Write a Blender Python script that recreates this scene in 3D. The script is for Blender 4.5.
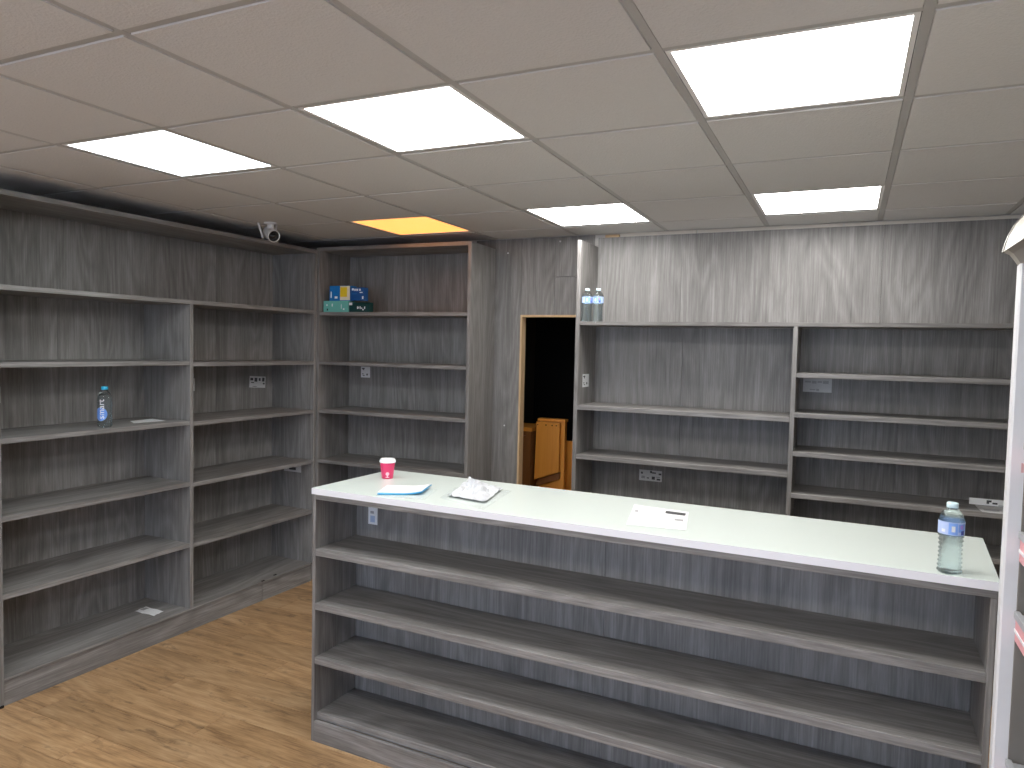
import bpy, bmesh, math, random
from mathutils import Vector, Matrix

random.seed(7)
scene = bpy.context.scene
col = scene.collection
for o in list(bpy.data.objects):
    bpy.data.objects.remove(o)

# ------------------------------------------------------------------ camera
H = 1.750                      # eye height above the floor
cam_data = bpy.data.cameras.new('camera')
cam = bpy.data.objects.new('camera', cam_data)
col.objects.link(cam)
R_ = (0.905525, 0.423709, 0.022240)
U_ = (-0.041343, 0.035946, 0.998498)
F_ = (-0.422273, 0.905085, -0.050067)
m = Matrix(((R_[0], U_[0], -F_[0], 0), (R_[1], U_[1], -F_[1], 0), (R_[2], U_[2], -F_[2], H), (0, 0, 0, 1)))
cam.matrix_world = m
cam_data.sensor_fit = 'HORIZONTAL'
cam_data.sensor_width = 36
cam_data.lens = 36 * 718.8 / 1024
cam_data.clip_start = 0.05
scene.camera = cam

# ------------------------------------------------------------------ world and exposure
w = bpy.data.worlds.new('daylight')
scene.world = w
w.use_nodes = True
bg = w.node_tree.nodes['Background']
bg.inputs['Color'].default_value = (0.69, 0.765, 1.0, 1)
bg.inputs['Strength'].default_value = 4.4
PANEL = 17.5                    # emission of the ceiling light panels
vs = scene.view_settings
vs.view_transform = 'Standard'
vs.look = 'None'
vs.gamma = 1
vs.use_curve_mapping = False
vs.exposure = -0.1

# ------------------------------------------------------------------ materials
def new_mat(name):
    mt = bpy.data.materials.new(name)
    mt.use_nodes = True
    nt = mt.node_tree
    b = nt.nodes['Principled BSDF']
    return mt, nt, b

def plain(name, c, rough=0.5, metal=0.0, bump=0.0, bscale=200, emit=None, estr=0, var=0.0):
    mt, nt, b = new_mat(name)
    b.inputs['Base Color'].default_value = (*c, 1)
    b.inputs['Roughness'].default_value = rough
    b.inputs['Metallic'].default_value = metal
    if bump or var:
        n = nt.nodes.new('ShaderNodeTexNoise')
        n.inputs['Scale'].default_value = bscale
        n.inputs['Detail'].default_value = 3
        g = nt.nodes.new('ShaderNodeNewGeometry')
        nt.links.new(g.outputs['Position'], n.inputs['Vector'])
        if bump:
            bp = nt.nodes.new('ShaderNodeBump')
            bp.inputs['Strength'].default_value = bump
            bp.inputs['Distance'].default_value = 0.004
            nt.links.new(n.outputs['Fac'], bp.inputs['Height'])
            nt.links.new(bp.outputs['Normal'], b.inputs['Normal'])
        if var:
            mr = nt.nodes.new('ShaderNodeMix'); mr.data_type = 'RGBA'
            mr.inputs['A'].default_value = (*[x * (1 - var) for x in c], 1)
            mr.inputs['B'].default_value = (*[min(1, x * (1 + var)) for x in c], 1)
            nt.links.new(n.outputs['Fac'], mr.inputs['Factor'])
            nt.links.new(mr.outputs['Result'], b.inputs['Base Color'])
    if emit:
        b.inputs['Emission Color'].default_value = (*emit, 1)
        b.inputs['Emission Strength'].default_value = estr
    return mt

def wood(name, axis, dark, mid, light, fine=150, band=16, stretch=0.022, rough=0.48, warm=None, knots=False, contrast=1.0):
    """laminate with grain running along world axis 0/1/2"""
    mt, nt, b = new_mat(name)
    L = nt.links.new
    g = nt.nodes.new('ShaderNodeNewGeometry')
    oi = nt.nodes.new('ShaderNodeObjectInfo')
    mp = nt.nodes.new('ShaderNodeMapping')
    sc = [1.0, 1.0, 1.0]; sc[axis] = stretch
    mp.inputs['Scale'].default_value = sc
    L(g.outputs['Position'], mp.inputs['Vector'])
    wv = nt.nodes.new('ShaderNodeMath'); wv.operation = 'MULTIPLY'; wv.inputs[1].default_value = 37.0
    L(oi.outputs['Random'], wv.inputs[0])
    def noise(scale, detail, rough_, dist=0.0, vec=None):
        n = nt.nodes.new('ShaderNodeTexNoise'); n.noise_dimensions = '4D'
        n.inputs['Scale'].default_value = scale
        n.inputs['Detail'].default_value = detail
        n.inputs['Roughness'].default_value = rough_
        n.inputs['Distortion'].default_value = dist
        L(wv.outputs[0], n.inputs['W'])
        L((vec or mp).outputs[0], n.inputs['Vector'])
        return n
    n1 = noise(fine, 3, 0.6)
    n2 = noise(band, 4, 0.55, 0.3)
    mp2 = nt.nodes.new('ShaderNodeMapping')
    sc2 = [1.0, 1.0, 1.0]; sc2[axis] = 0.16
    mp2.inputs['Scale'].default_value = sc2
    L(g.outputs['Position'], mp2.inputs['Vector'])
    n3 = noise(4.6, 1.5, 0.45, 0.0, mp2)          # contour lines of this field give cathedral figure
    ml = nt.nodes.new('ShaderNodeMath'); ml.operation = 'MULTIPLY'; ml.inputs[1].default_value = 26.0
    L(n3.outputs['Fac'], ml.inputs[0])
    fr = nt.nodes.new('ShaderNodeMath'); fr.operation = 'PINGPONG'; fr.inputs[1].default_value = 1.0
    L(ml.outputs[0], fr.inputs[0])
    def mad(a, k, c):
        q = nt.nodes.new('ShaderNodeMath'); q.operation = 'MULTIPLY_ADD'
        q.inputs[1].default_value = k
        L(a, q.inputs[0])
        if isinstance(c, float): q.inputs[2].default_value = c
        else: L(c, q.inputs[2])
        return q.outputs[0]
    s = mad(n1.outputs['Fac'], 0.80 * contrast, 0.5 - 0.80 * contrast * 0.5 - 0.55 * contrast * 0.5 - 0.085 * contrast - 0.14 * contrast - 0.225 * contrast)
    s = mad(n2.outputs['Fac'], 0.55 * contrast, s)
    s = mad(fr.outputs[0], 0.17 * contrast, s)
    mp4 = nt.nodes.new('ShaderNodeMapping')
    sc4 = [1.0, 1.0, 1.0]; sc4[axis] = 0.09
    mp4.inputs['Scale'].default_value = sc4
    L(g.outputs['Position'], mp4.inputs['Vector'])
    n4 = noise(230, 2, 0.5, 0.0, mp4)           # short pores
    s = mad(n4.outputs['Fac'], 0.28 * contrast, s)
    n5 = noise(5.0, 2, 0.5)                     # broad tone bands
    s = mad(n5.outputs['Fac'], 0.45 * contrast, s)
    rp = nt.nodes.new('ShaderNodeValToRGB')
    rp.color_ramp.elements[0].position = 0.15; rp.color_ramp.elements[0].color = (*dark, 1)
    rp.color_ramp.elements[1].position = 0.85; rp.color_ramp.elements[1].color = (*light, 1)
    e = rp.color_ramp.elements.new(0.5); e.color = (*mid, 1)
    L(s, rp.inputs['Fac'])
    out = rp.outputs['Color']
    if warm:                                    # board to board tone change
        hs = nt.nodes.new('ShaderNodeHueSaturation')
        vr = nt.nodes.new('ShaderNodeMapRange')
        vr.inputs['To Min'].default_value = 1 - warm; vr.inputs['To Max'].default_value = 1 + warm
        L(oi.outputs['Random'], vr.inputs['Value'])
        L(vr.outputs['Result'], hs.inputs['Value'])
        L(out, hs.inputs['Color']); out = hs.outputs['Color']
    if knots:
        mk = nt.nodes.new('ShaderNodeMapping')
        sk = [5.0, 5.0, 5.0]; sk[axis] = 2.0
        mk.inputs['Scale'].default_value = sk
        L(g.outputs['Position'], mk.inputs['Vector'])
        kn = noise(2.5, 5, 0.65, 1.0, mk)
        kr = nt.nodes.new('ShaderNodeMapRange')
        kr.inputs['From Min'].default_value = 0.57; kr.inputs['From Max'].default_value = 0.72
        kr.inputs['To Min'].default_value = 0.0; kr.inputs['To Max'].default_value = 0.8
        L(kn.outputs['Fac'], kr.inputs['Value'])
        mx = nt.nodes.new('ShaderNodeMix'); mx.data_type = 'RGBA'
        mx.inputs['B'].default_value = (*[x * 0.55 for x in dark], 1)
        L(kr.outputs['Result'], mx.inputs['Factor']); L(out, mx.inputs['A'])
        out = mx.outputs['Result']
    L(out, b.inputs['Base Color'])
    b.inputs['Roughness'].default_value = rough
    bp = nt.nodes.new('ShaderNodeBump'); bp.inputs['Strength'].default_value = 0.12
    bp.inputs['Distance'].default_value = 0.002
    L(n1.outputs['Fac'], bp.inputs['Height']); L(bp.outputs['Normal'], b.inputs['Normal'])
    return mt

GD, GM, GL = (0.095, 0.089, 0.084), (0.205, 0.196, 0.188), (0.355, 0.345, 0.333)
WZ = wood('grey_laminate_vertical_grain', 2, GD, GM, GL, contrast=0.85)
WX = wood('grey_laminate_lengthwise_grain', 0, GD, GM, GL)
WY = wood('grey_laminate_crosswise_grain', 1, GD, GM, GL)
OAK = wood('oak_laminate_floor', 0, (0.15, 0.080, 0.036), (0.41, 0.252, 0.125), (0.58, 0.395, 0.225), fine=110, band=15,
           stretch=0.07, rough=0.42, warm=0.13, knots=True)
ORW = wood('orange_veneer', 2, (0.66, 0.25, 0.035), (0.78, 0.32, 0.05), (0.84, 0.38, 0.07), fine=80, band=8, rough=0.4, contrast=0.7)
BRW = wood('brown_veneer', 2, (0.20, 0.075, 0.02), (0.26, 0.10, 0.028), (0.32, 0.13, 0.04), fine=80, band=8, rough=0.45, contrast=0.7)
PINE = wood('raw_softwood', 2, (0.50, 0.33, 0.17), (0.62, 0.43, 0.24), (0.70, 0.52, 0.32), fine=90, band=10, rough=0.6, contrast=0.6)
TILE = plain('mineral_fibre_tile', (0.62, 0.615, 0.605), 0.9, bump=0.5, bscale=130, var=0.05)
BAR = plain('painted_steel_grid', (0.42, 0.415, 0.405), 0.45)
WHITE_TOP = plain('white_gloss_laminate', (0.70, 0.765, 0.725), 0.16)
WHITE_EDGE = plain('white_edge_band', (0.80, 0.80, 0.84), 0.3)
PAINT = plain('painted_plaster', (0.62, 0.60, 0.57), 0.85, bump=0.1, bscale=60)
CREAM = plain('cream_batten', (0.66, 0.61, 0.54), 0.7)
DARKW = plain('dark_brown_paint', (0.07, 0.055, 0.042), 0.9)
BLACKW = plain('near_black', (0.004, 0.004, 0.004), 0.95)  # near-black base colour of the far walls and ceiling deck
LIGHT = plain('light_diffuser', (0.9, 0.9, 0.9), 0.5, emit=(1.0, 0.98, 0.95), estr=PANEL)
LIGHT_COOL = plain('cool_light_diffuser', (0.9, 0.9, 0.9), 0.5, emit=(0.86, 0.97, 1.0), estr=PANEL * 0.8)
LIGHT_WARM = plain('failing_warm_diffuser', (0.9, 0.75, 0.5), 0.5, emit=(1.0, 0.36, 0.075), estr=2.0)
FRAME = plain('white_light_frame', (0.8, 0.8, 0.8), 0.4)
PAPER = plain('white_paper', (0.80, 0.81, 0.82), 0.7)
STICK = plain('sticker_paper', (0.62, 0.62, 0.62), 0.6, var=0.08, bscale=90)
INK = plain('dark_print', (0.06, 0.06, 0.065), 0.6)
INKB = plain('blue_grey_print', (0.42, 0.52, 0.70), 0.6)
INKG = plain('grey_print', (0.38, 0.38, 0.39), 0.6)
PLASTW = plain('white_plastic', (0.80, 0.80, 0.80), 0.35)
BLACKP = plain('black_plastic', (0.012, 0.012, 0.013), 0.25)
LENS = plain('camera_lens', (0.004, 0.004, 0.005), 0.08)
FRW = plain('white_enamel', (0.74, 0.75, 0.77), 0.35, var=0.05, bscale=14)
FRI = plain('fridge_liner', (0.20, 0.185, 0.165), 0.35, var=0.25, bscale=5)
FRC = plain('canopy_cream_plastic', (0.46, 0.445, 0.40), 0.35)
FRG = plain('canopy_trim_and_shade', (0.22, 0.20, 0.18), 0.4)  # rim trim, and the painted shade of the canopy underside
SHELFG = plain('grey_steel_shelf', (0.42, 0.43, 0.45), 0.35, metal=0.2)
PINK = plain('pink_price_strip', (0.80, 0.34, 0.37), 0.3)
REDL = plain('red_scuff', (0.66, 0.42, 0.42), 0.5)
CUPR = plain('raspberry_card', (0.72, 0.035, 0.14), 0.4)
LIDW = plain('white_lid', (0.84, 0.85, 0.86), 0.35)
CUPM = plain('pale_pink_print', (0.86, 0.55, 0.62), 0.5)
BLUEC = plain('bright_blue_card', (0.01, 0.19, 0.56), 0.35)
NAVY = plain('deep_blue_card', (0.008, 0.085, 0.30), 0.35)
TEAL = plain('mint_card', (0.16, 0.52, 0.46), 0.4)
GREEN = plain('dark_green_card', (0.003, 0.045, 0.045), 0.4)
YEL = plain('yellow_print', (0.85, 0.62, 0.02), 0.5)
CREAMP = plain('cream_print', (0.85, 0.78, 0.62), 0.5)
WHP = plain('white_print', (0.85, 0.87, 0.90), 0.5)
CYAN = plain('cyan_cover', (0.03, 0.36, 0.68), 0.4)
BCAP = plain('blue_cap', (0.02, 0.38, 0.62), 0.35)
PCAP = plain('pale_blue_cap', (0.66, 0.84, 0.90), 0.35)
LBLUE = plain('blue_label', (0.22, 0.40, 0.86), 0.4)
LPALE = plain('pale_blue_label', (0.50, 0.62, 0.92), 0.4)
LDARK = plain('dark_blue_print', (0.03, 0.06, 0.38), 0.4)
PURP = plain('violet_print', (0.40, 0.25, 0.75), 0.4)
SMB = plain('cornflower_print', (0.16, 0.33, 0.80), 0.4)
PAVE = plain('pavement', (0.58, 0.57, 0.55), 0.9, bump=0.2, bscale=40)
ALU = plain('anodised_frame', (0.35, 0.36, 0.38), 0.35, metal=0.7)

def clear(name, tint, ior, mixfac, rough=0.03):
    mt = bpy.data.materials.new(name); mt.use_nodes = True
    nt = mt.node_tree; nt.nodes.clear()
    o = nt.nodes.new('ShaderNodeOutputMaterial'); mx = nt.nodes.new('ShaderNodeMixShader')
    t = nt.nodes.new('ShaderNodeBsdfTransparent'); t.inputs['Color'].default_value = (*tint, 1)
    g = nt.nodes.new('ShaderNodeBsdfGlass'); g.inputs['IOR'].default_value = ior
    g.inputs['Roughness'].default_value = rough; g.inputs['Color'].default_value = (*tint, 1)
    mx.inputs['Fac'].default_value = mixfac
    nt.links.new(t.outputs[0], mx.inputs[1]); nt.links.new(g.outputs[0], mx.inputs[2])
    nt.links.new(mx.outputs[0], o.inputs['Surface'])
    return mt

def film(name, tint, gloss, rough):
    mt = bpy.data.materials.new(name); mt.use_nodes = True
    nt = mt.node_tree; nt.nodes.clear()
    o = nt.nodes.new('ShaderNodeOutputMaterial'); mx = nt.nodes.new('ShaderNodeMixShader')
    t = nt.nodes.new('ShaderNodeBsdfTransparent'); t.inputs['Color'].default_value = (*tint, 1)
    g = nt.nodes.new('ShaderNodeBsdfPrincipled')
    g.inputs['Base Color'].default_value = (0.85, 0.88, 0.9, 1); g.inputs['Roughness'].default_value = rough
    mx.inputs['Fac'].default_value = gloss
    nt.links.new(t.outputs[0], mx.inputs[1]); nt.links.new(g.outputs[0], mx.inputs[2])
    nt.links.new(mx.outputs[0], o.inputs['Surface'])
    return mt

BOTTLE = clear('clear_bottle_plastic', (0.93, 0.97, 0.98), 1.30, 0.55, 0.0)
WATER = clear('still_water', (0.96, 0.985, 0.99), 1.33, 0.35, 0.0)
SLEEVE = film('clear_plastic_sleeve', (0.99, 0.99, 0.99), 0.10, 0.12)
BAGM = film('thin_white_plastic', (0.95, 0.96, 0.97), 0.82, 0.3)
GLASS = film('shopfront_glass', (0.96, 0.98, 0.97), 0.04, 0.02)

# ------------------------------------------------------------------ builders
def link(name, me, mat, parent=None, loc=(0, 0, 0), rot=(0, 0, 0), smooth=False):
    me.name = name
    if mat is not None and not me.materials:
        for mm in (mat if isinstance(mat, (list, tuple)) else [mat]):
            me.materials.append(mm)
    o = bpy.data.objects.new(name, me)
    col.objects.link(o)
    o.location = loc; o.rotation_euler = rot
    if parent is not None:
        o.parent = parent
    if smooth:
        for p in me.polygons:
            p.use_smooth = True
    return o

def empty(name, loc=(0, 0, 0), rz=0.0):
    o = bpy.data.objects.new(name, None)
    col.objects.link(o)
    o.empty_display_size = 0.1
    o.location = loc; o.rotation_euler = (0, 0, rz)
    return o

def tag(o, label=None, cat=None, group=None, kind=None):
    if label: o['label'] = label
    if cat: o['category'] = cat
    if group: o['group'] = group
    if kind: o['kind'] = kind
    return o

def box_mesh(dx, dy, dz, bevel=0.0012):
    bm = bmesh.new()
    bmesh.ops.create_cube(bm, size=1.0)
    for v in bm.verts:
        v.co = (v.co.x * dx, v.co.y * dy, (v.co.z + 0.5) * dz)
    if bevel and bevel * 2.5 < min(dx, dy, dz):
        bmesh.ops.bevel(bm, geom=list(bm.edges), offset=bevel, segments=1, affect='EDGES')
    me = bpy.data.meshes.new('box'); bm.to_mesh(me); bm.free()
    return me

def box(name, x0, x1, y0, y1, z0, z1, mat, parent=None, bevel=0.0012, rot=(0, 0, 0)):
    """box given in the parent's frame; the parent has an Empty's location as origin"""
    me = box_mesh(x1 - x0, y1 - y0, z1 - z0, bevel)
    return link(name, me, mat, parent, ((x0 + x1) / 2, (y0 + y1) / 2, z0), rot)

def multi_box(name, boxes, mat, parent=None, loc=(0, 0, 0), rot=(0, 0, 0)):
    bm = bmesh.new()
    for (x0, x1, y0, y1, z0, z1) in boxes:
        r = bmesh.ops.create_cube(bm, size=1.0)
        for v in r['verts']:
            v.co = ((x0 + x1) / 2 + v.co.x * (x1 - x0), (y0 + y1) / 2 + v.co.y * (y1 - y0), (z0 + z1) / 2 + v.co.z * (z1 - z0))
    me = bpy.data.meshes.new(name); bm.to_mesh(me); bm.free()
    o = link(name, me, mat, parent, loc, rot)
    if name == 'print' and len(boxes) > 1:
        o['kind'] = 'stuff'          # specks of print too small to pick apart
    return o

def lathe(profile, seg=32, cap_bottom=True, cap_top=True, a0=0.0, a1=None):
    """profile: list of (r, z)"""
    bm = bmesh.new()
    full = a1 is None
    n = seg if full else seg + 1
    span = 2 * math.pi if full else a1 - a0
    rings = []
    for r, z in profile:
        rings.append([bm.verts.new((r * math.cos(a0 + span * i / seg), r * math.sin(a0 + span * i / seg), z)) for i in range(n)])
    for a, b_ in zip(rings[:-1], rings[1:]):
        for i in range(seg):
            j = (i + 1) % n
            bm.faces.new((a[i], a[j], b_[j], b_[i]))
    if full and cap_bottom: bm.faces.new(list(reversed(rings[0])))
    if full and cap_top: bm.faces.new(rings[-1])
    me = bpy.data.meshes.new('lathe'); bm.to_mesh(me); bm.free()
    for p in me.polygons: p.use_smooth = True
    return me

def prism_y(profile, y0, y1):
    """(x, z) outline extruded along y"""
    bm = bmesh.new()
    a = [bm.verts.new((x, y0, z)) for x, z in profile]
    b_ = [bm.verts.new((x, y1, z)) for x, z in profile]
    n = len(profile)
    for i in range(n):
        bm.faces.new((a[i], a[(i + 1) % n], b_[(i + 1) % n], b_[i]))
    bm.faces.new(list(reversed(a))); bm.faces.new(b_)
    bmesh.ops.recalc_face_normals(bm, faces=list(bm.faces))
    me = bpy.data.meshes.new('prism'); bm.to_mesh(me); bm.free()
    return me

def prism_z(outline, z0, z1):
    bm = bmesh.new()
    a = [bm.verts.new((x, y, z0)) for x, y in outline]
    b_ = [bm.verts.new((x, y, z1)) for x, y in outline]
    n = len(outline)
    for i in range(n):
        bm.faces.new((a[i], a[(i + 1) % n], b_[(i + 1) % n], b_[i]))
    bm.faces.new(list(reversed(a))); bm.faces.new(b_)
    bmesh.ops.recalc_face_normals(bm, faces=list(bm.faces))
    me = bpy.data.meshes.new('prism'); bm.to_mesh(me); bm.free()
    return me

def ztop(rel):
    return H + rel

# key planes of the room (metres, camera stands over the origin)
XL, XLB = -3.565, -3.965       # front and back of the side shelving
YB = 4.58                      # face of the clad back wall
YBL = 4.20                     # front of the corner shelving
YR = 4.24                      # front of the shelving behind the counter
ZC = H + 0.763                 # suspended ceiling
XR = 1.32                      # right wall
XW = -4.00                     # left wall
YF = -1.80                     # shop front

# ------------------------------------------------------------------ room shell
def struct(o):
    o['kind'] = 'structure'
    return o

floor = struct(box('floor', XW - 0.1, XR + 0.1, YF - 0.1, 7.3, -0.13, -0.012, PAINT, bevel=0))
# oak planks run parallel to the counter
PW, PL = 0.192, 1.285
plank_cache = {}
def plank(x0, x1, y0, y1):
    key = (round(x1 - x0, 3), round(y1 - y0, 3))
    if key not in plank_cache:
        me = box_mesh(key[0] - 0.0018, key[1] - 0.0018, 0.012, 0.0012)
        me.materials.append(OAK); plank_cache[key] = me
    o = bpy.data.objects.new('plank', plank_cache[key]); col.objects.link(o)
    o.parent = floor
    o.location = (Vector(((x0 + x1) / 2, (y0 + y1) / 2, -0.012)) - floor.location)
y = YF; k = 0
while y < YB + 0.1:
    x = XW + 0.01 - PL * ((k * 0.37 + 0.13) % 1.0)
    while x < XR:
        a, b_ = max(x, XW), min(x + PL, XR)
        if b_ - a > 0.05:
            plank(a, b_, y, y + PW)
        x += PL
    y += PW; k += 1

struct(box('wall_left', XW - 0.12, XW, YF, 4.72, 0, 2.72, PAINT, bevel=0))
struct(box('wall_right', XR, XR + 0.12, YF, 4.72, 0, 2.72, PAINT, bevel=0))
DX0, DX1, DZ = -2.083, -1.57, H + 0.231       # doorway
wb = struct(multi_box('wall_back', [(XW, DX0, YB + 0.012, 4.645, 0, 2.72), (DX1, XR, YB + 0.012, 4.645, 0, 2.72),
                                    (DX0, DX1, YB + 0.012, 4.645, DZ, 2.72)], PAINT))
for (x0, x1, z0, z1) in [(-2.44, DX0 - 0.001, 0.0, ZC - 0.004), (DX0 + 0.001, -1.835, DZ + 0.001, ZC - 0.004),
                         (-1.833, -1.556, DZ + 0.26, ZC - 0.004), (-1.833, -1.556, DZ + 0.001, DZ + 0.258)]:
    box('cladding_panel', x0, x1, YB, YB + 0.012, z0, z1, WZ, wb, 0.001)
for (x, z) in [(-2.19, ZC - 0.10), (-1.80, ZC - 0.035), (-1.62, ZC - 0.05), (-2.19, 1.2)]:
    me = lathe([(0.006, 0), (0.005, 0.002), (0.001, 0.003)], 10)
    link('screw', me, PLASTW, wb, (x, YB, z), (math.pi / 2, 0, 0))
d1 = struct(empty('door_1', (DX0, YB, 0)))
box('jamb', 0.0, 0.014, -0.004, 0.065, 0, DZ, PINE, d1)
box('jamb', DX1 - DX0 - 0.014, DX1 - DX0, -0.004, 0.065, 0, DZ, PINE, d1)
box('head', 0.014, DX1 - DX0 - 0.014, -0.004, 0.065, DZ - 0.014, DZ, PINE, d1)

# dark room beyond the doorway
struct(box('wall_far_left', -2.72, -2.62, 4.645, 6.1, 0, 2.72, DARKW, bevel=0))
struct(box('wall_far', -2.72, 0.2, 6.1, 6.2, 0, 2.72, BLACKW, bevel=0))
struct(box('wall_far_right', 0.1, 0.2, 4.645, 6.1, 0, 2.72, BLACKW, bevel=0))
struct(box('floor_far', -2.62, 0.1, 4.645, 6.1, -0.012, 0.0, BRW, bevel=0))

# ceiling: deck, grid bars, lay-in tiles
GX, GY, T = 0.129, 1.840, 0.60
deck = struct(box('ceiling', XW - 0.12, XR + 0.12, YF - 0.1, 6.2, 2.72, 2.82, BLACKW, bevel=0))
def under(o):
    o.parent = deck
    o.location = o.location - deck.location
cols_ = range(-7, 3)
rows_ = range(-7, 6)
lights_at = {}
for r, ids in ((0, (-5, -3, -1)), (3, (-5, -3, -1)), (-3, (-5, -3, -1))):
    for c in ids: lights_at[(c, r)] = True
tile_cache = {}
for c in cols_:
    for r in rows_:
        x0, x1 = max(GX + c * T, XW), min(GX + (c + 1) * T, XR)
        y0, y1 = max(GY + r * T, YF), min(GY + (r + 1) * T, YB)
        if x1 - x0 < 0.05 or y1 - y0 < 0.05 or (c, r) in lights_at: continue
        key = (round(x1 - x0 - 0.008, 3), round(y1 - y0 - 0.008, 3))
        if key not in tile_cache:
            bm = bmesh.new()
            bmesh.ops.create_cube(bm, size=1)
            for v in bm.verts:
                v.co = (v.co.x * key[0], v.co.y * key[1], (v.co.z + 0.5) * 0.015)
            bot = [f for f in bm.faces if f.normal.z < -0.9]
            rr = bmesh.ops.inset_region(bm, faces=bot, thickness=0.012, depth=0.0)
            rr = bmesh.ops.inset_region(bm, faces=bot, thickness=0.003, depth=0.007)
            me = bpy.data.meshes.new('ceiling_tile'); bm.to_mesh(me); bm.free()
            me.materials.append(TILE); tile_cache[key] = me
        o = bpy.data.objects.new('ceiling_tile', tile_cache[key]); col.objects.link(o)
        o.location = ((x0 + x1) / 2, (y0 + y1) / 2, ZC + 0.0045 + random.uniform(-0.0008, 0.0008))
        under(o)
for c in range(-6, 3):
    xx = GX + c * T
    if xx < XR - 0.02:
        under(box('grid_bar', xx - 0.012, xx + 0.012, YF, YB, ZC, ZC + 0.003, BAR, bevel=0.0006))
for r in range(-6, 5):
    yy = GY + r * T
    if yy > YF + 0.02:
        under(box('grid_bar', XW, XR, yy - 0.012, yy + 0.012, ZC + 0.0008, ZC + 0.0036, BAR, bevel=0.0006))
under(box('wall_angle', XW, XW + 0.022, YF, YB, ZC, ZC + 0.003, BAR))
under(box('wall_angle', XR - 0.022, XR, YF, YB, ZC, ZC + 0.003, BAR))

# light panels laid into the grid
lab = {(-5, 0): ('cool white square light panel in ceiling, in front of the white dome-free security camera', LIGHT_COOL),
       (-3, 0): ('white square light panel in ceiling above the cup end of the counter', LIGHT),
       (-1, 0): ('large white square light panel in ceiling above the bottle end of the counter', LIGHT),
       (-5, 3): ('dim orange square light panel in ceiling by the corner shelving', LIGHT_WARM),
       (-3, 3): ('white square light panel in ceiling in front of the dark doorway', LIGHT),
       (-1, 3): ('white square light panel in ceiling against the tall grey upper back panel', LIGHT)}
lab[(-5, -3)] = ('white square ceiling light panel towards the shop front, in line with the orange panel', LIGHT)
lab[(-3, -3)] = ('white square ceiling light panel towards the shop front, in line with the doorway panel', LIGHT)
lab[(-1, -3)] = ('white square ceiling light panel towards the shop front, beside the chiller', LIGHT)
lab[(-5, 0)] = ('cool white square light panel in ceiling, nearest the long side shelving', LIGHT_COOL)
for (c, r) in lights_at:
    x0, y0 = GX + c * T, GY + r * T
    text, mt = lab.get((c, r), ('white square light panel in ceiling towards the shop front glass', LIGHT))
    t = empty('light_panel', (x0 + T / 2, y0 + T / 2, ZC + 0.001))
    tag(t, text, 'ceiling light', 'square ceiling light panels')
    a, f = 0.286, 0.014
    multi_box('frame', [(-a, a, -a, -a + f, 0, 0.02), (-a, a, a - f, a, 0, 0.02),
                        (-a, -a + f, -a + f, a - f, 0, 0.02), (a - f, a, -a + f, a - f, 0, 0.02)], FRAME, t)
    box('diffuser', -a + f, a - f, -a + f, a - f, 0.003, 0.012, mt, t, 0)

# packing battens where the upper back panel stops short of the ceiling
t1 = struct(empty('trim_1', (-1.51, YB, ZC - 0.028)))
box('batten', 0.13, 0.62, -0.004, 0.012, 0.003, 0.026, CREAM, t1)
box('batten', 0.63, 1.45, -0.004, 0.012, 0.003, 0.024, CREAM, t1)
box('batten', 1.46, 2.80, -0.004, 0.012, 0.003, 0.022, CREAM, t1)
box('packer', 0.03, 0.125, -0.012, 0.012, 0.002, 0.020, PINE, t1)

# shop front behind the photographer: stall riser, frame, panes of glass
sf = struct(empty('window_1', (0, YF, 0)))
WX0 = -2.9
box('stall_riser', WX0, XR, -0.1, 0, 0, 0.35, PAINT, sf)
box('fascia', WX0, XR, -0.1, 0, 2.45, 2.72, PAINT, sf)
for i in range(4):
    xx = WX0 + (XR - WX0) * i / 3
    box('mullion', max(xx - 0.03, WX0), min(xx + 0.03, XR), -0.08, -0.02, 0.35, 2.45, ALU, sf)
    if i < 3:
        box('pane', xx + 0.03, xx + (XR - WX0) / 3 - 0.03, -0.056, -0.050, 0.35, 2.45, GLASS, sf, 0)
struct(box('wall_front', XW, WX0, YF - 0.1, YF, 0, 2.72, PAINT, bevel=0))  # unseen solid stretch, added to narrow the glazing and limit blue daylight
struct(box('pavement', -14, 12, -14, YF - 0.11, -0.18, -0.05, PAVE, bevel=0))

# ------------------------------------------------------------------ shelving along the left wall
TH = 0.025
def sticker(parent, loc, w_, h_, normal, tilt=0.0, marks=(), mat=STICK):
    """thin printed label: local x right, z up, facing -y, then turned to face `normal`"""
    rz = {'-y': 0.0, '+x': math.pi / 2, '-x': -math.pi / 2}[normal]
    me = box_mesh(w_, 0.0008, h_, 0)
    o = link('sticker', me, mat, parent, loc, (0, tilt, rz))
    if marks:
        multi_box('print', [(w_ * (a - 0.5), w_ * (b_ - 0.5), -0.0009, -0.0005, h_ * c, h_ * d) for a, b_, c, d in marks], INK, o)
    return o

def local(parent):
    ox, oy, oz = parent.location
    def bx(name, x0, x1, y0, y1, z0, z1, mat, bevel=0.0012):
        return box(name, x0 - ox, x1 - ox, y0 - oy, y1 - oy, z0 - oz, z1 - oz, mat, parent, bevel)
    return bx

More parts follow.
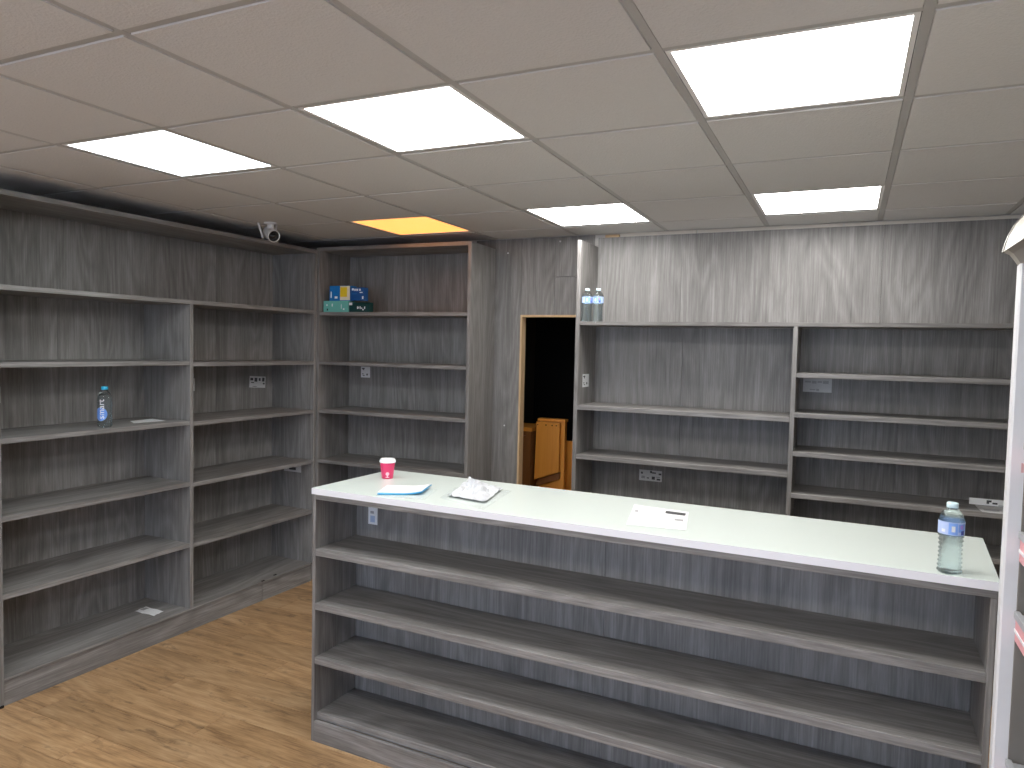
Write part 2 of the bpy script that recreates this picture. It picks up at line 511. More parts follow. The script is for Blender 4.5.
lu = empty('shelving_unit', (-3.545, 2.0, 0), -0.014)
tag(lu, 'long grey wood-effect shelving unit lining the side wall, two bays wide', 'shelving', 'grey wood-effect shelving units')
DP, LY = 0.402, 2.146           # depth, overall length (local x = -depth..0, y along the wall)
def L(name, x0, x1, y0, y1, z0, z1, mat, bevel=0.0012):
    return box(name, x0, x1, y0, y1, z0, z1, mat, lu, bevel)
YE0, YE1 = -0.020, LY
L('end_panel', -DP, 0, YE0, YE0 + TH, 0.012, ztop(0.652), WZ)
L('end_panel', -DP, 0, YE1 - 0.022, YE1, 0.012, ztop(0.652), WZ)
L('divider', -DP, 0, 1.050, 1.075, 0.137, ztop(0.216), WZ)
L('top_board', -DP, 0, YE0, YE1, ztop(0.652), ztop(0.677), WY)
L('long_shelf', -DP, 0, YE0 + TH, YE1 - 0.022, ztop(0.216), ztop(0.240), WY)
left_tops = [-0.119, -0.475, -0.843, -1.213]
for zt in left_tops:
    L('shelf', -DP, -0.003, YE0 + TH, 1.050, ztop(zt - TH), ztop(zt), WY)
    L('shelf', -DP, -0.003, 1.075, YE1 - 0.022, ztop(zt - 0.008 - TH), ztop(zt - 0.008), WY)
L('bottom_shelf', -DP, 0, YE0 + TH, YE1 - 0.022, 0.125, 0.137, WY)
L('plinth', -0.028, -0.010, YE0 + TH, 1.645, 0.0, 0.120, WY)
L('plinth', -0.028, -0.010, 1.649, YE1 - 0.022, 0.0, 0.120, WY)
for a, b_ in ((YE0, 0.52), (0.5208, 1.0625), (1.0628, 1.60), (1.6008, YE1)):
    L('back_panel', -DP - 0.012, -DP - 0.0005, a, b_, 0.012, ztop(0.677), WZ)
L('foot', -0.07, 0.004, YE0 + 0.002, YE0 + 0.022, 0.0, 0.0115, BLACKP)
for yy, xx in ((1.645, -0.008), (1.78, -0.03)):
    L('chipped_hole', xx - 0.008, xx + 0.008, yy - 0.014, yy + 0.014, 0.1368, 0.1374, BLACKP, 0)
M1 = ((0.04, .22, .62, .84), (.30, .48, .52, .86), (.56, .68, .60, .85), (.78, .93, .55, .90), (.10, .28, .40, .48), (.84, .95, .30, .44), (.2, .45, .08, .12))
M2 = ((0.1, .4, .78, .88), (.2, .35, .68, .76), (.12, .3, .3, .36), (.2, .4, .15, .22), (.6, .75, .2, .36))
sticker(lu, (-DP + 0.001, 1.975, ztop(-0.332)), 0.155, 0.083, '+x', 0.06, M1)
sticker(lu, (-DP + 0.001, 1.375, ztop(-0.332)), 0.10, 0.083, '+x', 0.0, ((.4, .6, .3, .8),))
sticker(lu, (-DP + 0.001, 0.185, ztop(-0.342)), 0.08, 0.085, '+x', 0.0, ())
sticker(lu, (-0.195, YE1 - 0.0232, ztop(-0.955)), 0.165, 0.068, '-y', 0.0, ((.3, .7, .2, .5),))

# ------------------------------------------------------------------ corner shelving on the back wall
cu = empty('shelving_unit', (-3.521, 4.152, 0), 0.034)
tag(cu, 'tall grey wood-effect shelving unit in the room corner, holding blue and green cartons', 'shelving', 'grey wood-effect shelving units')
CW, CDp = 1.250, 0.382          # width and depth (local x along the back wall)
def Cc(name, x0, x1, y0, y1, z0, z1, mat, bevel=0.0012):
    return box(name, x0, x1, y0, y1, z0, z1, mat, cu, bevel)
Cc('end_panel', 0.0, TH, 0, CDp, 0.0, ztop(0.694), WZ)
Cc('end_panel', CW - TH, CW, 0, CDp, 0.0, ztop(0.694), WZ)
Cc('top_board', TH, CW - TH, 0, CDp, ztop(0.670), ztop(0.694), WX)
for zt in (0.230, -0.127, -0.479, -0.848, -1.222):
    Cc('shelf', TH, CW - TH, 0.003, CDp - 0.013, ztop(zt - TH), ztop(zt), WX)
Cc('bottom_shelf', TH, CW - TH, 0, CDp - 0.013, 0.125, 0.137, WX)
Cc('plinth', TH, CW - TH, 0.006, 0.024, 0.0, 0.124, WX)
for a, b_ in ((TH, 0.56), (0.5608, CW - TH)):
    Cc('back_panel', a, b_, CDp - 0.0125, CDp - 0.0005, 0.137, ztop(0.670), WZ)
sticker(cu, (0.178, CDp - 0.0135, ztop(-0.252)), 0.083, 0.083, '-y', 0, M2, PAPER)

# ------------------------------------------------------------------ shelving behind the counter
ru = empty('shelving_unit', (-0.10, (YR + YB) / 2, 0))
tag(ru, 'wide pale grey wood-effect shelving behind the counter with a tall blank upper panel', 'shelving', 'grey wood-effect shelving units')
Q = local(ru)
RX0, RX1 = -1.550, 1.300
Q('end_panel', RX0, RX0 + TH, YR, YB, 0.0, ztop(0.678), WZ)
Q('end_panel', RX1 - TH, RX1, YR, YB, 0.0, ztop(0.152), WZ)
Q('divider', -0.280, -0.256, YR, YB - 0.013, 0.105, ztop(0.151), WZ)
Q('long_shelf', RX0 + TH, RX1, YR, YB - 0.013, ztop(0.152), ztop(0.174), WX)
for zt in (-0.348, -0.658, -0.96, -1.28):
    Q('shelf', RX0 + TH, -0.280, YR + 0.003, YB - 0.013, ztop(zt - 0.028), ztop(zt), WX)
for zt in (-0.102, -0.322, -0.537, -0.770, -1.0, -1.3):
    Q('shelf', -0.256, RX1 - TH, YR + 0.003, YB - 0.013, ztop(zt - 0.026), ztop(zt), WX)
Q('bottom_shelf', RX0 + TH, RX1 - TH, YR, YB - 0.013, 0.083, 0.105, WX)
Q('plinth', RX0 + TH, RX1 - TH, YR + 0.006, YR + 0.024, 0.0, 0.082, WX)
for a, b_ in ((RX0 + TH, -0.974), (-0.973, 0.15), (0.151, RX1)):
    Q('upper_back_panel', a, b_, YB - 0.0125, YB - 0.0005, ztop(0.175), ZC - 0.026, WZ)
for a, b_ in ((RX0 + TH, -0.95), (-0.949, -0.268), (-0.267, 0.268), (0.269, RX1 - TH)):
    Q('back_panel', a, b_, YB - 0.0125, YB - 0.0005, 0.105, ztop(0.151), WZ)
ro = ru.location
sticker(ru, (-1.128 - ro.x, YB - 0.0135 - ro.y, ztop(-0.840)), 0.148, 0.070, '-y', 0.0,
        ((.48, .56, .74, .96), (.56, .74, .72, .84), (.86, .98, .62, .78), (.08, .16, .62, .80), (.10, .26, .22, .26), (.10, .26, .30, .34), (.10, .26, .38, .42),
         (.34, .44, .22, .32), (.56, .70, .16, .44), (.78, .94, .12, .28), (.74, .92, .40, .44)))
o = sticker(ru, (-0.158 - ro.x, YB - 0.0135 - ro.y, ztop(-0.219)), 0.155, 0.080, '-y', 0.0)
multi_box('print', [(-0.068, -0.035, -.0009, -.0005, .055, .065), (-.03, -.005, -.0009, -.0005, .05, .066), (.0, .025, -.0009, -.0005, .055, .066),
                    (.03, .06, -.0009, -.0005, .05, .068), (-.04, -.01, -.0009, -.0005, .012, .018), (-.005, .01, -.0009, -.0005, .006, .020)], INKG, o)
sticker(ru, (RX0 + TH + 0.001 - ro.x, 4.385 - ro.y, ztop(-0.240)), 0.12, 0.083, '+x', 0.0, M2, PAPER)

# ------------------------------------------------------------------ counter
cn = empty('shop_counter', (-2.080, 2.440, 0), math.radians(-1.3))
tag(cn, 'grey wood-effect shop counter with white top and open front shelves', 'counter')
CL, CD = 2.492, 0.560
def K(name, x0, x1, y0, y1, z0, z1, mat, bevel=0.0012):
    return box(name, x0, x1, y0, y1, z0, z1, mat, cn, bevel)
CT = ztop(-0.625)
link('countertop', prism_z([(-0.003, -0.004), (CL, -0.004), (CL + 0.026, CD), (0.006, CD)], CT - 0.026, CT), WHITE_TOP, cn)
K('edge_band', -0.003, CL, -0.0052, -0.0041, CT - 0.0258, CT - 0.0006, WHITE_EDGE, 0)
K('top_rail', 0.016, CL - 0.004, 0.001, 0.290, CT - 0.049, CT - 0.0265, WX)
K('side_panel', 0.0, 0.016, 0.0, CD - 0.01, 0.0, CT - 0.0265, WZ)
K('side_panel', CL - 0.020, CL - 0.004, 0.0, CD - 0.01, 0.0, CT - 0.0495, WZ)
for zt in (-0.891, -1.130, -1.371):
    K('shelf', 0.016, CL - 0.020, 0.001, 0.278, ztop(zt - 0.030), ztop(zt), WX)
K('bottom_shelf', 0.016, CL - 0.020, 0.020, 0.278, ztop(-1.657), ztop(-1.626), WX)
K('plinth', 0.016, CL - 0.020, 0.0, 0.018, 0.0, 0.0925, WX)
for a, b_ in ((0.016, 1.24), (1.2406, CL - 0.020)):
    K('back_board', a, b_, 0.280, 0.292, 0.0935, CT - 0.0495, WZ)
K('staff_side_panel', 0.016, CL - 0.020, CD - 0.03, CD - 0.012, 0.0, CT - 0.0265, WX)
o = link('sticker', box_mesh(0.052, 0.0008, 0.080, 0), PAPER, cn, (0.111, 0.2792, ztop(-0.830)))
multi_box('print', [(-.014, .012, -.0009, -.0005, .010, .040)], INKB, o)
multi_box('print', [(-.014, .006, -.0009, -.0005, .050, .062)], INKG, o)

# ------------------------------------------------------------------ chiller cabinet at the right edge
fr = empty('open_chiller', (0.70, 1.40, 0))
tag(fr, 'white open-front chiller cabinet with pink price strips beside the counter', 'chiller')
P = local(fr)
FX, FY0, FY1 = 0.349, 0.75, 2.05
P('end_panel', FX, 1.06, FY1 - 0.05, FY1 - 0.012, 0.0, ztop(0.222), FRW, 0.004)
P('end_panel', FX, 1.06, FY0, FY0 + 0.05, 0.0, ztop(0.222), FRW, 0.004)
P('liner_panel', FX + 0.030, 1.0, FY1 - 0.056, FY1 - 0.0505, 0.15, ztop(0.21), FRI)
P('back_panel', 1.0, 1.06, FY0 + 0.05, FY1 - 0.05, 0.0, ztop(0.222), FRI)
P('base', FX + 0.02, 1.0, FY0 + 0.05, FY1 - 0.0565, 0.0, 0.30, FRW, 0.004)
for zt in (-0.20, -0.405, -0.592, -0.945):
    s = P('shelf', FX + 0.036, 1.0, FY0 + 0.055, FY1 - 0.058, ztop(zt - 0.022), ztop(zt), SHELFG)
    so = s.location
    def sub(name, x0, x1, z0, z1, mat):
        ln = (FY1 - 0.06 - FY0 - 0.06) / 2
        return box(name, x0, x1, -ln, ln, z0, z1, mat, s, 0.0008)
    hx = -(1.0 - FX - 0.036) / 2
    sub('price_strip', hx - 0.008, hx, -0.040, 0.014, PINK)
    sub('clear_lip', hx - 0.010, hx - 0.0082, -0.018, -0.011, WHP)
    sub('edge_rail', hx - 0.012, hx, 0.0145, 0.030, SHELFG)
fo = fr.location
prof = [(0.322, 0.253), (0.326, 0.272), (0.332, 0.292), (0.343, 0.316), (0.360, 0.338), (0.385, 0.353), (0.43, 0.362), (1.06, 0.362),
        (1.06, 0.2225), (0.352, 0.2225), (0.346, 0.232), (0.336, 0.246)]
link('canopy', prism_y([(x - fo.x, ztop(z)) for x, z in prof], FY0 - fo.y, FY1 + 0.004 - fo.y), FRC, fr)
rim = [(0.3205, 0.253), (0.3245, 0.2725), (0.3305, 0.2925), (0.3415, 0.317), (0.359, 0.3395), (0.385, 0.355),
       (0.386, 0.352), (0.361, 0.3365), (0.3442, 0.3152), (0.3335, 0.2912), (0.3273, 0.2712), (0.324, 0.252)]
link('canopy_rim', prism_y([(x - fo.x, ztop(z)) for x, z in rim], FY1 - 0.008 - fo.y, FY1 + 0.008 - fo.y), FRG, fr)
und = [(0.3215, 0.2525), (0.3355, 0.2455), (0.3455, 0.2315), (0.3515, 0.222), (0.45, 0.2215), (0.45, 0.2195), (0.349, 0.220), (0.343, 0.2305), (0.334, 0.2435)]
link('canopy_underside', prism_y([(x - fo.x, ztop(z)) for x, z in und], FY0 - fo.y, FY1 - 0.051 - fo.y), FRG, fr)  # shadow in the concave underside is put into its dark colour
for (zz, hh) in ((-0.262, 0.022),):
    P('scuff', FX + 0.024, FX + 0.029, FY1 - 0.0508, FY1 - 0.0498, ztop(zz), ztop(zz + hh), REDL, 0)

# ------------------------------------------------------------------ things beyond the doorway
b1 = empty('wooden_cabinet', (-2.36, 5.19, 0))
tag(b1, 'low brown panelled wooden cabinet just inside the dark doorway', 'cabinet')
B = local(b1)
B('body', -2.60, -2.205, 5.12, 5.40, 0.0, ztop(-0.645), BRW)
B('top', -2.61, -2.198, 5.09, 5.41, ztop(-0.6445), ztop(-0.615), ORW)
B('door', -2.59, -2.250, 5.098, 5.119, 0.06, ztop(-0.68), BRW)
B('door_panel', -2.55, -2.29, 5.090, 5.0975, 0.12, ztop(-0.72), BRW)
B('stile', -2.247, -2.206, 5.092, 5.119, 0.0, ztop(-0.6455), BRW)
b2 = empty('wooden_board', (-2.04, 5.18, 0))
tag(b2, 'bright orange wooden board with slanted lower edge standing in the dark doorway', 'board')
B = local(b2)
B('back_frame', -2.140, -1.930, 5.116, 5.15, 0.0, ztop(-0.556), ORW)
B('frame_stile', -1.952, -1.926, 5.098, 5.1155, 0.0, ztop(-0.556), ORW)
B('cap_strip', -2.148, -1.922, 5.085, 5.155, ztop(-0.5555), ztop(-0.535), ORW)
bo = b2.location
outl = [(-2.140, -0.558), (-1.958, -0.562), (-1.958, -0.932), (-2.158, -1.010), (-2.150, -0.558)]
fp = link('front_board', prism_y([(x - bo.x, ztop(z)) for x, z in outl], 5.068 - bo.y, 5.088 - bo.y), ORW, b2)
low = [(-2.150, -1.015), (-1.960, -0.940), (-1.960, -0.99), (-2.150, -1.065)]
link('painted_shadow_strip', prism_y([(x - bo.x, ztop(z)) for x, z in low], 5.094 - bo.y, 5.112 - bo.y), BRW, b2)  # brown strip stands in for the shadow below the slanted edge
for xx in (-2.14, -2.07, -2.02, -1.985):
    B('screw_hole', xx - 0.004, xx + 0.004, 5.0670, 5.0679, ztop(-0.586), ztop(-0.578), BLACKP, 0)
b3 = empty('wooden_carcass', (-1.79, 5.35, 0))
tag(b3, 'plain orange-brown wooden cabinet side beside the slanted board in the doorway', 'cabinet')
B = local(b3)
B('side', -1.960, -1.62, 5.22, 5.24, 0.0, ztop(-0.712), ORW)
B('body', -1.955, -1.62, 5.241, 5.50, 0.0, ztop(-0.716), BRW)

# ------------------------------------------------------------------ bottles
def text_mesh(body, size):
    cu_ = bpy.data.curves.new('lettering', 'FONT')
    cu_.body = body; cu_.size = size; cu_.align_x = 'LEFT'
    ob = bpy.data.objects.new('lettering', cu_); col.objects.link(ob)
    dg = bpy.context.evaluated_depsgraph_get(); dg.update()
    me = bpy.data.meshes.new_from_object(ob.evaluated_get(dg))
    bpy.data.objects.remove(ob)
    return me

def label_patch(r, z0, z1, a0, a1, seg=14):
    return lathe([(r, z0), (r, z1)], seg, a0=a0, a1=a1)

FACE = math.radians(-90)
def water_bottle(loc, facing, label, group, dark_mark=True, filled=True, scale=1.0):
    t = empty('water_bottle', loc, facing)
    t.scale = (1.03, 1.03, 0.97)
    tag(t, label, 'bottle', group)
    pr = [(0.026, 0.0), (0.031, 0.004)]
    z = 0.008
    while z < 0.112:                                    # ribbed lower body
        pr += [(0.0325 - 0.0018 * math.sin((z - 0.008) / 0.104 * math.pi) , z), (0.0278 - 0.0018 * math.sin((z - 0.008) / 0.104 * math.pi), z + 0.0065)]
        z += 0.013
    pr += [(0.0320, 0.116), (0.0325, 0.120), (0.0325, 0.156), (0.0315, 0.164), (0.026, 0.180), (0.017, 0.190), (0.0125, 0.194), (0.0125, 0.198)]
    me = lathe([(r * scale, zz * scale) for r, zz in pr], 32)
    b = link('body', me, BOTTLE, t)
    if filled:
        wp = [(max(0.002, r - 0.0012) * scale, (zz + (0.001 if i == 0 else 0)) * scale) for i, (r, zz) in enumerate(pr) if zz < 0.178]
        link('water', lathe(wp, 32), WATER, t)
    link('cap', lathe([(0.0138 * scale, 0.196 * scale), (0.0145 * scale, 0.198 * scale), (0.0145 * scale, 0.209 * scale), (0.0132 * scale, 0.2115 * scale)], 24), PCAP, t)
    R_l = 0.0329 * scale
    lb = link('label_band', lathe([(R_l, 0.119 * scale), (R_l, 0.157 * scale)], 40, False, False), LPALE, t)
    for a0, a1, z0, z1, mt in ((-2.75, -2.05, .121, .155, LPALE), (-1.95, -1.25, .121, .155, LBLUE), (-1.2, -0.45, .129, .153, LBLUE),
                               (-0.95, -0.6, .121, .133, LDARK), (-1.72, -1.45, .129, .146, WHP), (-2.5, -2.2, .126, .135, WHP), (-1.05, -0.75, .138, .150, PURP)):
        link('label_print', label_patch(R_l + 0.0003, z0 * scale, z1 * scale, a0, a1), mt, lb)
    return t

water_bottle((0.292, 2.420, CT + 0.0003), 0.05, 'ribbed clear water bottle with pale cap and blue label standing on the counter', None)
water_bottle((-1.4895, 4.276, ztop(0.1743)), 0.3, 'small clear water bottle beside the shelf end panel, paired with another', 'pair of small bottles on the back shelf')
water_bottle((-1.4185, 4.276, ztop(0.1743)), -0.2, 'small clear water bottle on upper back shelf, further from the end panel', 'pair of small bottles on the back shelf')

# slim bottle on the side shelving, vertical white lettering over a blue disc
sb = empty('water_bottle', (-3.620, 2.573, ztop(-0.475) + 0.0003), math.radians(35))
tag(sb, 'slim clear water bottle with bright blue cap and white vertical lettering on side shelf', 'bottle')
pr = [(0.028, 0.0), (0.034, 0.004), (0.0355, 0.012), (0.034, 0.020), (0.0355, 0.028), (0.0355, 0.150), (0.034, 0.165), (0.029, 0.180), (0.020, 0.193), (0.0135, 0.200), (0.0135, 0.205)]
link('body', lathe(pr, 36), BOTTLE, sb)
link('water', lathe([(max(.002, r - 0.0012), z + (0.001 if i == 0 else 0)) for i, (r, z) in enumerate(pr) if z < 0.182], 36), WATER, sb)
link('cap', lathe([(0.0165, 0.202), (0.017, 0.204), (0.017, 0.217), (0.0155, 0.219)], 28), BCAP, sb)
disc = bmesh.new()
RR = 0.0360
ctr = disc.verts.new((RR * math.cos(FACE - 0.25), RR * math.sin(FACE - 0.25), 0.072))
ringv = []
for i in range(28):
    a = 2 * math.pi * i / 28
    ang = FACE - 0.25 + 0.034 * math.cos(a) / RR
    ringv.append(disc.verts.new((RR * math.cos(ang), RR * math.sin(ang), 0.072 + 0.036 * math.sin(a))))
midv = []
for i in range(28):
    a = 2 * math.pi * i / 28
    ang = FACE - 0.25 + 0.017 * math.cos(a) / RR
    midv.append(disc.verts.new((RR * math.cos(ang), RR * math.sin(ang), 0.072 + 0.018 * math.sin(a))))
for i in range(28):
    disc.faces.new((ctr, midv[i], midv[(i + 1) % 28]))
    disc.faces.new((midv[i], ringv[i], ringv[(i + 1) % 28], midv[(i + 1) % 28]))
dm = bpy.data.meshes.new('disc'); disc.to_mesh(dm); disc.free()
link('blue_disc', dm, SMB, sb)
tm = text_mesh('smart', 0.046)
for v in tm.vertices:                                   # bottom-to-top lettering wrapped on the bottle
    u, vv = v.co.x, v.co.y
    ang = FACE - 0.10 - (vv - 0.013) / RR
    v.co = ((RR + 0.0006) * math.cos(ang), (RR + 0.0006) * math.sin(ang), 0.046 + u)
link('lettering', tm, WHP, sb)

# ------------------------------------------------------------------ takeaway cup
cp = empty('takeaway_cup', (-1.943, 2.800, CT + 0.0003), math.radians(35))
cp.scale = (0.95, 0.95, 0.93)
tag(cp, 'raspberry red takeaway coffee cup with white lid standing on the counter', 'cup')
link('body', lathe([(0.0255, 0.002), (0.0265, 0.0), (0.0275, 0.001), (0.0365, 0.078), (0.0365, 0.080)], 36), CUPR, cp)
link('lid', lathe([(0.0395, 0.0805), (0.0405, 0.083), (0.0400, 0.086), (0.0365, 0.0965), (0.0350, 0.0985), (0.033, 0.0985), (0.0325, 0.0965), (0.002, 0.0965)], 36), LIDW, cp)
bmk = bmesh.new()
def disc_on_cone(bm, zc, rad_u, rad_v, n=16, off=-0.0004):
    def pt(du, zz):
        r = 0.0275 + (0.0365 - 0.0275) * (zz - 0.001) / 0.077 - off
        an = FACE + du / r
        return (r * math.cos(an), r * math.sin(an), zz)
    c = bm.verts.new(pt(0, zc))
    rg = [bm.verts.new(pt(rad_u * math.cos(2 * math.pi * i / n), zc + rad_v * math.sin(2 * math.pi * i / n))) for i in range(n)]
    for i in range(n): bm.faces.new((c, rg[i], rg[(i + 1) % n]))
disc_on_cone(bmk, 0.026, 0.009, 0.009)
disc_on_cone(bmk, 0.013, 0.003, 0.006)
disc_on_cone(bmk, 0.009, 0.011, 0.0022)
mk = bpy.data.meshes.new('emblem'); bmk.to_mesh(mk); bmk.free()
link('emblem', mk, CUPM, cp)

# ------------------------------------------------------------------ papers on the counter
def to_sheet(name, corners, nx, ny, zfun, mat, thickness=0.0006, parent=None, loc=None):
    """corners: front-left, front-right, back-right, back-left (x, y)"""
    (fl, fr_, br, bl) = [Vector(c) for c in corners]
    cx = (fl + fr_ + br + bl) / 4 if loc is None else Vector(loc)
    bm = bmesh.new(); g = []
    for j in range(ny + 1):
        row = []
        for i in range(nx + 1):
            u, v = i / nx, j / ny
            p = (fl * (1 - u) + fr_ * u) * (1 - v) + (bl * (1 - u) + br * u) * v - cx
            row.append((p.x, p.y, zfun(u, v)))
        g.append(row)
    tv = [[bm.verts.new((a, b_, c + thickness)) for a, b_, c in row] for row in g]
    lv = [[bm.verts.new((a, b_, c)) for a, b_, c in row] for row in g]
    for j in range(ny):
        for i in range(nx):
            bm.faces.new((tv[j][i], tv[j][i + 1], tv[j + 1][i + 1], tv[j + 1][i]))
            bm.faces.new((lv[j + 1][i], lv[j + 1][i + 1], lv[j][i + 1], lv[j][i]))
    rim_ = [(0, i) for i in range(nx + 1)] + [(j, nx) for j in range(1, ny + 1)] + [(ny, i) for i in range(nx - 1, -1, -1)] + [(j, 0) for j in range(ny - 1, 0, -1)]
    for a, b_ in zip(rim_, rim_[1:] + rim_[:1]):
        bm.faces.new((lv[a[0]][a[1]], lv[b_[0]][b_[1]], tv[b_[0]][b_[1]], tv[a[0]][a[1]]))
    me = bpy.data.meshes.new(name); bm.to_mesh(me); bm.free()
    o = link(name, me, mat, parent)
    return o, cx

# folded leaflet with a cyan cover
quad = [(-1.7555, 2.4577), (-1.5923, 2.5467), (-1.6417, 2.7049), (-1.8198, 2.6208)]
lf = empty('folded_leaflet', (sum(q[0] for q in quad) / 4, sum(q[1] for q in quad) / 4, CT + 0.0013))
tag(lf, 'folded white leaflet with cyan cover edge lying near the takeaway cup', 'leaflet')
def curl(u, v): return 0.012 * max(0, u - 0.55) ** 2 * 4 + 0.001
to_sheet('cover', quad, 12, 6, lambda u, v: curl(u, v) + 0.0, CYAN, 0.0035, lf)
quad2 = [(-1.7614, 2.4695), (-1.5992, 2.5556), (-1.6437, 2.7029), (-1.8178, 2.6208)]
to_sheet('inner_sheets', quad2, 12, 6, lambda u, v: curl(u, v) + 0.0037 + 0.005 * v * (1 - v), PAPER, 0.0030, lf, (sum(q[0] for q in quad) / 4, sum(q[1] for q in quad) / 4))
ps, c = to_sheet('plastic_sleeve', [(-1.7456, 2.4250), (-1.5359, 2.4804), (-1.6022, 2.6901), (-1.8099, 2.6307)], 4, 4, lambda u, v: 0.0, SLEEVE, 0.0008)
ps.location = (c.x, c.y, CT + 0.0003)
tag(ps, 'flat clear plastic sleeve lying under the cyan-edged leaflet', 'plastic sleeve')

# crumpled white plastic bag and the clear sleeve beneath it
def hsh(i, j): return math.sin(i * 12.9898 + j * 78.233) * 43758.5453 % 1.0
BAGM.node_tree.nodes['Principled BSDF'].inputs['Base Color'].default_value = (0.70, 0.72, 0.75, 1)
def crumple(u, v):
    e = min(u, 1 - u, v, 1 - v) * 4
    e = min(1, e)
    a = 0.010 * abs(math.sin(5.1 * u + 3.3 * v)) + 0.008 * abs(math.sin(13.0 * u - 9.0 * v + 1)) + 0.022 * hsh(round(u * 9), round(v * 9)) ** 2
    return 0.002 + a * (0.35 + 0.65 * e) + 0.040 * max(0, v - 0.6) * (1 - u)
bagq = [(-1.4835, 2.5714), (-1.2906, 2.5368), (-1.3500, 2.8186), (-1.5577, 2.8928)]
bag, c = to_sheet('crumpled_bag', bagq, 18, 18, crumple, BAGM, 0.0007)
bag.location = (c.x, c.y, CT + 0.0015)
tag(bag, 'crumpled thin white plastic bag in the middle of the counter top', 'plastic bag')
o, _ = to_sheet('print', [(-1.5280, 2.8088), (-1.5181, 2.8038), (-1.5132, 2.8434), (-1.5231, 2.8483)], 1, 1, lambda u, v: crumple(0.12, 0.8) + 0.006, INKG, 0.0003, bag, (c.x, c.y))
ps2, c = to_sheet('plastic_sleeve', [(-1.5033, 2.5417), (-1.2481, 2.4349), (-1.3104, 2.8335), (-1.5626, 2.7692)], 4, 4, lambda u, v: 0.0, SLEEVE, 0.0008)
ps2.location = (c.x, c.y, CT + 0.0003)
tag(ps2, 'flat clear plastic sleeve lying under the crumpled white bag', 'plastic sleeve')

# printed delivery slip
slq = [(-0.6972, 2.4893), (-0.4886, 2.5121), (-0.5380, 2.8097), (-0.7625, 2.8305)]
sl, c = to_sheet('delivery_slip', slq, 10, 10, lambda u, v: 0.0006 + 0.0012 * math.sin(9 * u + 4 * v) ** 2, PAPER, 0.0008)
sl.location = (c.x, c.y, CT + 0.0003)
tag(sl, 'white printed slip with black bar lying flat on the empty counter stretch', 'paper')
def on_slip(u, v):
    p = (Vector(slq[0]) * (1 - u) + Vector(slq[1]) * u) * (1 - v) + (Vector(slq[3]) * (1 - u) + Vector(slq[2]) * u) * v
    return (p.x, p.y)
for (u0, u1, v0, v1, mt) in ((.60, .95, .74, .88, INK), (.78, .93, .42, .52, INKG), (.62, .70, .46, .52, STICK), (.06, .12, .62, .72, INKG), (.10, .5, .80, .83, STICK),
                             (.12, .17, .2, .28, STICK), (.2, .55, .40, .43, STICK), (.2, .55, .50, .53, STICK), (.2, .5, .6, .63, STICK)):
    o, _ = to_sheet('print', [on_slip(u0, v0), on_slip(u1, v0), on_slip(u1, v1), on_slip(u0, v1)], 2, 1, lambda u, v: 0.0028, mt, 0.0002, sl, (c.x, c.y))

# papers on the side shelving and the back shelf
p1, c = to_sheet('paper_note', [(-3.690, 2.800), (-3.655, 2.985), (-3.80, 3.010), (-3.80, 2.86)], 4, 4, lambda u, v: 0.0004 + 0.002 * u * v, PAPER, 0.0006)
p1.location = (c.x * 0.992, c.y * 0.992, ztop(-0.475) + 0.0002)
tag(p1, 'blank white paper lying on the side shelf near the slim bottle', 'paper')
pq = [(-3.663, 2.907), (-3.676, 2.982), (-3.830, 2.984), (-3.822, 2.903)]
p2, c = to_sheet('paper_note', pq, 8, 8, lambda u, v: 0.0004 + 0.003 * abs(math.sin(6 * u + 5 * v)), PAPER, 0.0006)
p2.location = (c.x * 0.987, c.y * 0.987, 0.1372)
tag(p2, 'creased white printed note lying on the lowest side shelf', 'paper')
o, _ = to_sheet('print', [(-3.785, 2.93), (-3.785, 2.97), (-3.815, 2.97), (-3.815, 2.93)], 1, 1, lambda u, v: 0.0052, INKG, 0.0002, p2, (c.x, c.y))
p3 = empty('printed_card', (0.685, 4.41, ztop(-0.770) + 0.0003))
tag(p3, 'white printed card folded on the lowest visible shelf behind the counter', 'card')
cf = box('upright_flap', -0.080, 0.090, -0.0005, 0.0005, 0.006, 0.040, PAPER, p3, 0)
multi_box('print', [(-.008, .004, -.0010, -.0006, .009, .028), (.004, .014, -.0010, -.0006, .018, .028), (.018, .030, -.0010, -.0006, .009, .018), (.030, .040, -.0010, -.0006, .009, .018),
                    (.045, .075, -.0010, -.0006, .003, .006)], INK, cf)
o, _ = to_sheet('flat_flap', [(-0.045, -0.165), (0.055, -0.165), (0.085, -0.005), (-0.055, -0.005)], 4, 4, lambda u, v: 0.0004 + 0.004 * v * v, STICK, 0.0006, p3, (0, 0))
to_sheet('print', [(-0.030, -0.13), (0.035, -0.13), (0.04, -0.08), (-0.03, -0.08)], 2, 2, lambda u, v: 0.0026, INKG, 0.0003, p3, (0, 0))

# ------------------------------------------------------------------ cartons on the corner shelving
ZS = ztop(0.230) + 0.0003
def carton(name, x, y, z, dx, dy, dz, rz, mat, label, marks=()):
    t = empty(name, (x, y, z), rz)
    tag(t, label, 'carton', 'cartons on the corner shelf')
    box('body', -dx / 2, dx / 2, -dy / 2, dy / 2, 0, dz, mat, t, 0.001)
    for (a, b_, c0, d, mt, *lift) in marks:
        lf_ = lift[0] if lift else 0.0
        box('print', -dx / 2 + dx * a, -dx / 2 + dx * b_, -dy / 2 - 0.0006 - lf_, -dy / 2 - 0.0001 - lf_, dz * c0, dz * d, mt, t, 0)
    return t
carton('carton', -3.380, 4.236, ZS, 0.215, 0.09, 0.082, 0.034, TEAL, 'mint green carton lying on the corner shelf under the blue cartons',
       ((.12, .17, .55, .7, WHP), (.34, .38, .5, .75, WHP), (.14, .19, .15, .32, GREEN), (.72, .74, .3, .7, WHP), (.80, .86, .2, .34, WHP)))
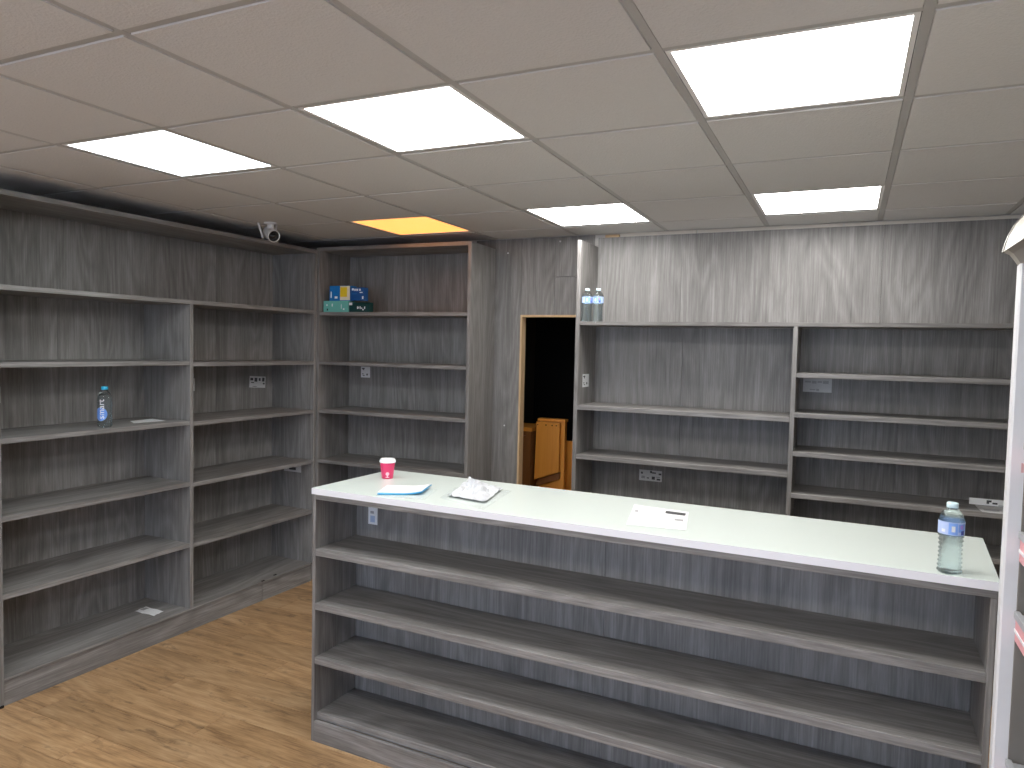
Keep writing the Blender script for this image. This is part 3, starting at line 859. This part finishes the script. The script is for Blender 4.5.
carton('carton', -3.180, 4.228, ZS, 0.172, 0.05, 0.070, 0.034, GREEN, 'dark green carton with white print beside the mint one on the corner shelf',
       ((.0, .16, .72, .98, WHP), (.40, .45, .34, .60, WHP), (.47, .50, .38, .58, WHP), (.53, .58, .34, .60, WHP), (.61, .65, .34, .48, WHP), (.66, .73, .20, .34, WHP), (.75, .80, .34, .58, WHP)))
carton('carton', -3.352, 4.240, ZS + 0.0827, 0.180, 0.08, 0.108, 0.034, BLUEC, 'bright blue carton with yellow and cream print on top of the mint carton',
       ((.06, .11, .2, .62, WHP), (.26, .40, .15, .30, WHP), (.52, 1.0, .04, .98, CREAMP), (.53, .86, .26, .90, YEL, 0.0006)))
carton('carton', -3.196, 4.230, ZS + 0.0827, 0.112, 0.05, 0.094, 0.034, NAVY, 'deep blue carton with white lettering resting above the dark green carton',
       ((.06, .22, .78, .94, WHP), (.25, .36, .74, .90, WHP), (.40, .52, .74, .90, WHP), (.60, .74, .74, .90, WHP), (.66, .88, .58, .66, WHP), (.08, .45, .5, .54, BLUEC), (.84, .95, .12, .34, WHP)))

# ------------------------------------------------------------------ security camera under the ceiling
sc = empty('security_camera', (-3.36, 3.52, ZC), math.radians(66))
tag(sc, 'small white security camera with two aerials hanging from the ceiling above side shelving', 'security camera')
link('base', lathe([(0.036, -0.012), (0.040, -0.008), (0.040, 0.0038)], 28), PLASTW, sc)
link('neck', lathe([(0.019, -0.050), (0.019, -0.0125)], 20), PLASTW, sc)
tilt = math.radians(90 + 20)
hb = link('barrel', lathe([(0.030, -0.050), (0.036, -0.044), (0.039, 0.055), (0.0385, 0.060), (0.034, 0.060), (0.034, 0.050), (0.002, 0.050)], 28), PLASTW, sc, (0, 0.0, -0.074), (tilt, 0, 0))
link('lens_face', lathe([(0.0335, 0.0505), (0.0335, 0.056), (0.012, 0.057), (0.011, 0.062), (0.002, 0.063)], 24), LENS, hb)
for sx, rr in ((-1, 0.42), (1, -0.30)):
    me = lathe([(0.0055, -0.012), (0.0062, 0.0), (0.005, 0.088), (0.003, 0.092)], 12)
    link('aerial', me, PLASTW, sc, (sx * 0.041, 0.025, -0.092 if sx < 0 else -0.070), (0, -rr * 0.8 if sx < 0 else 0.15, 0))
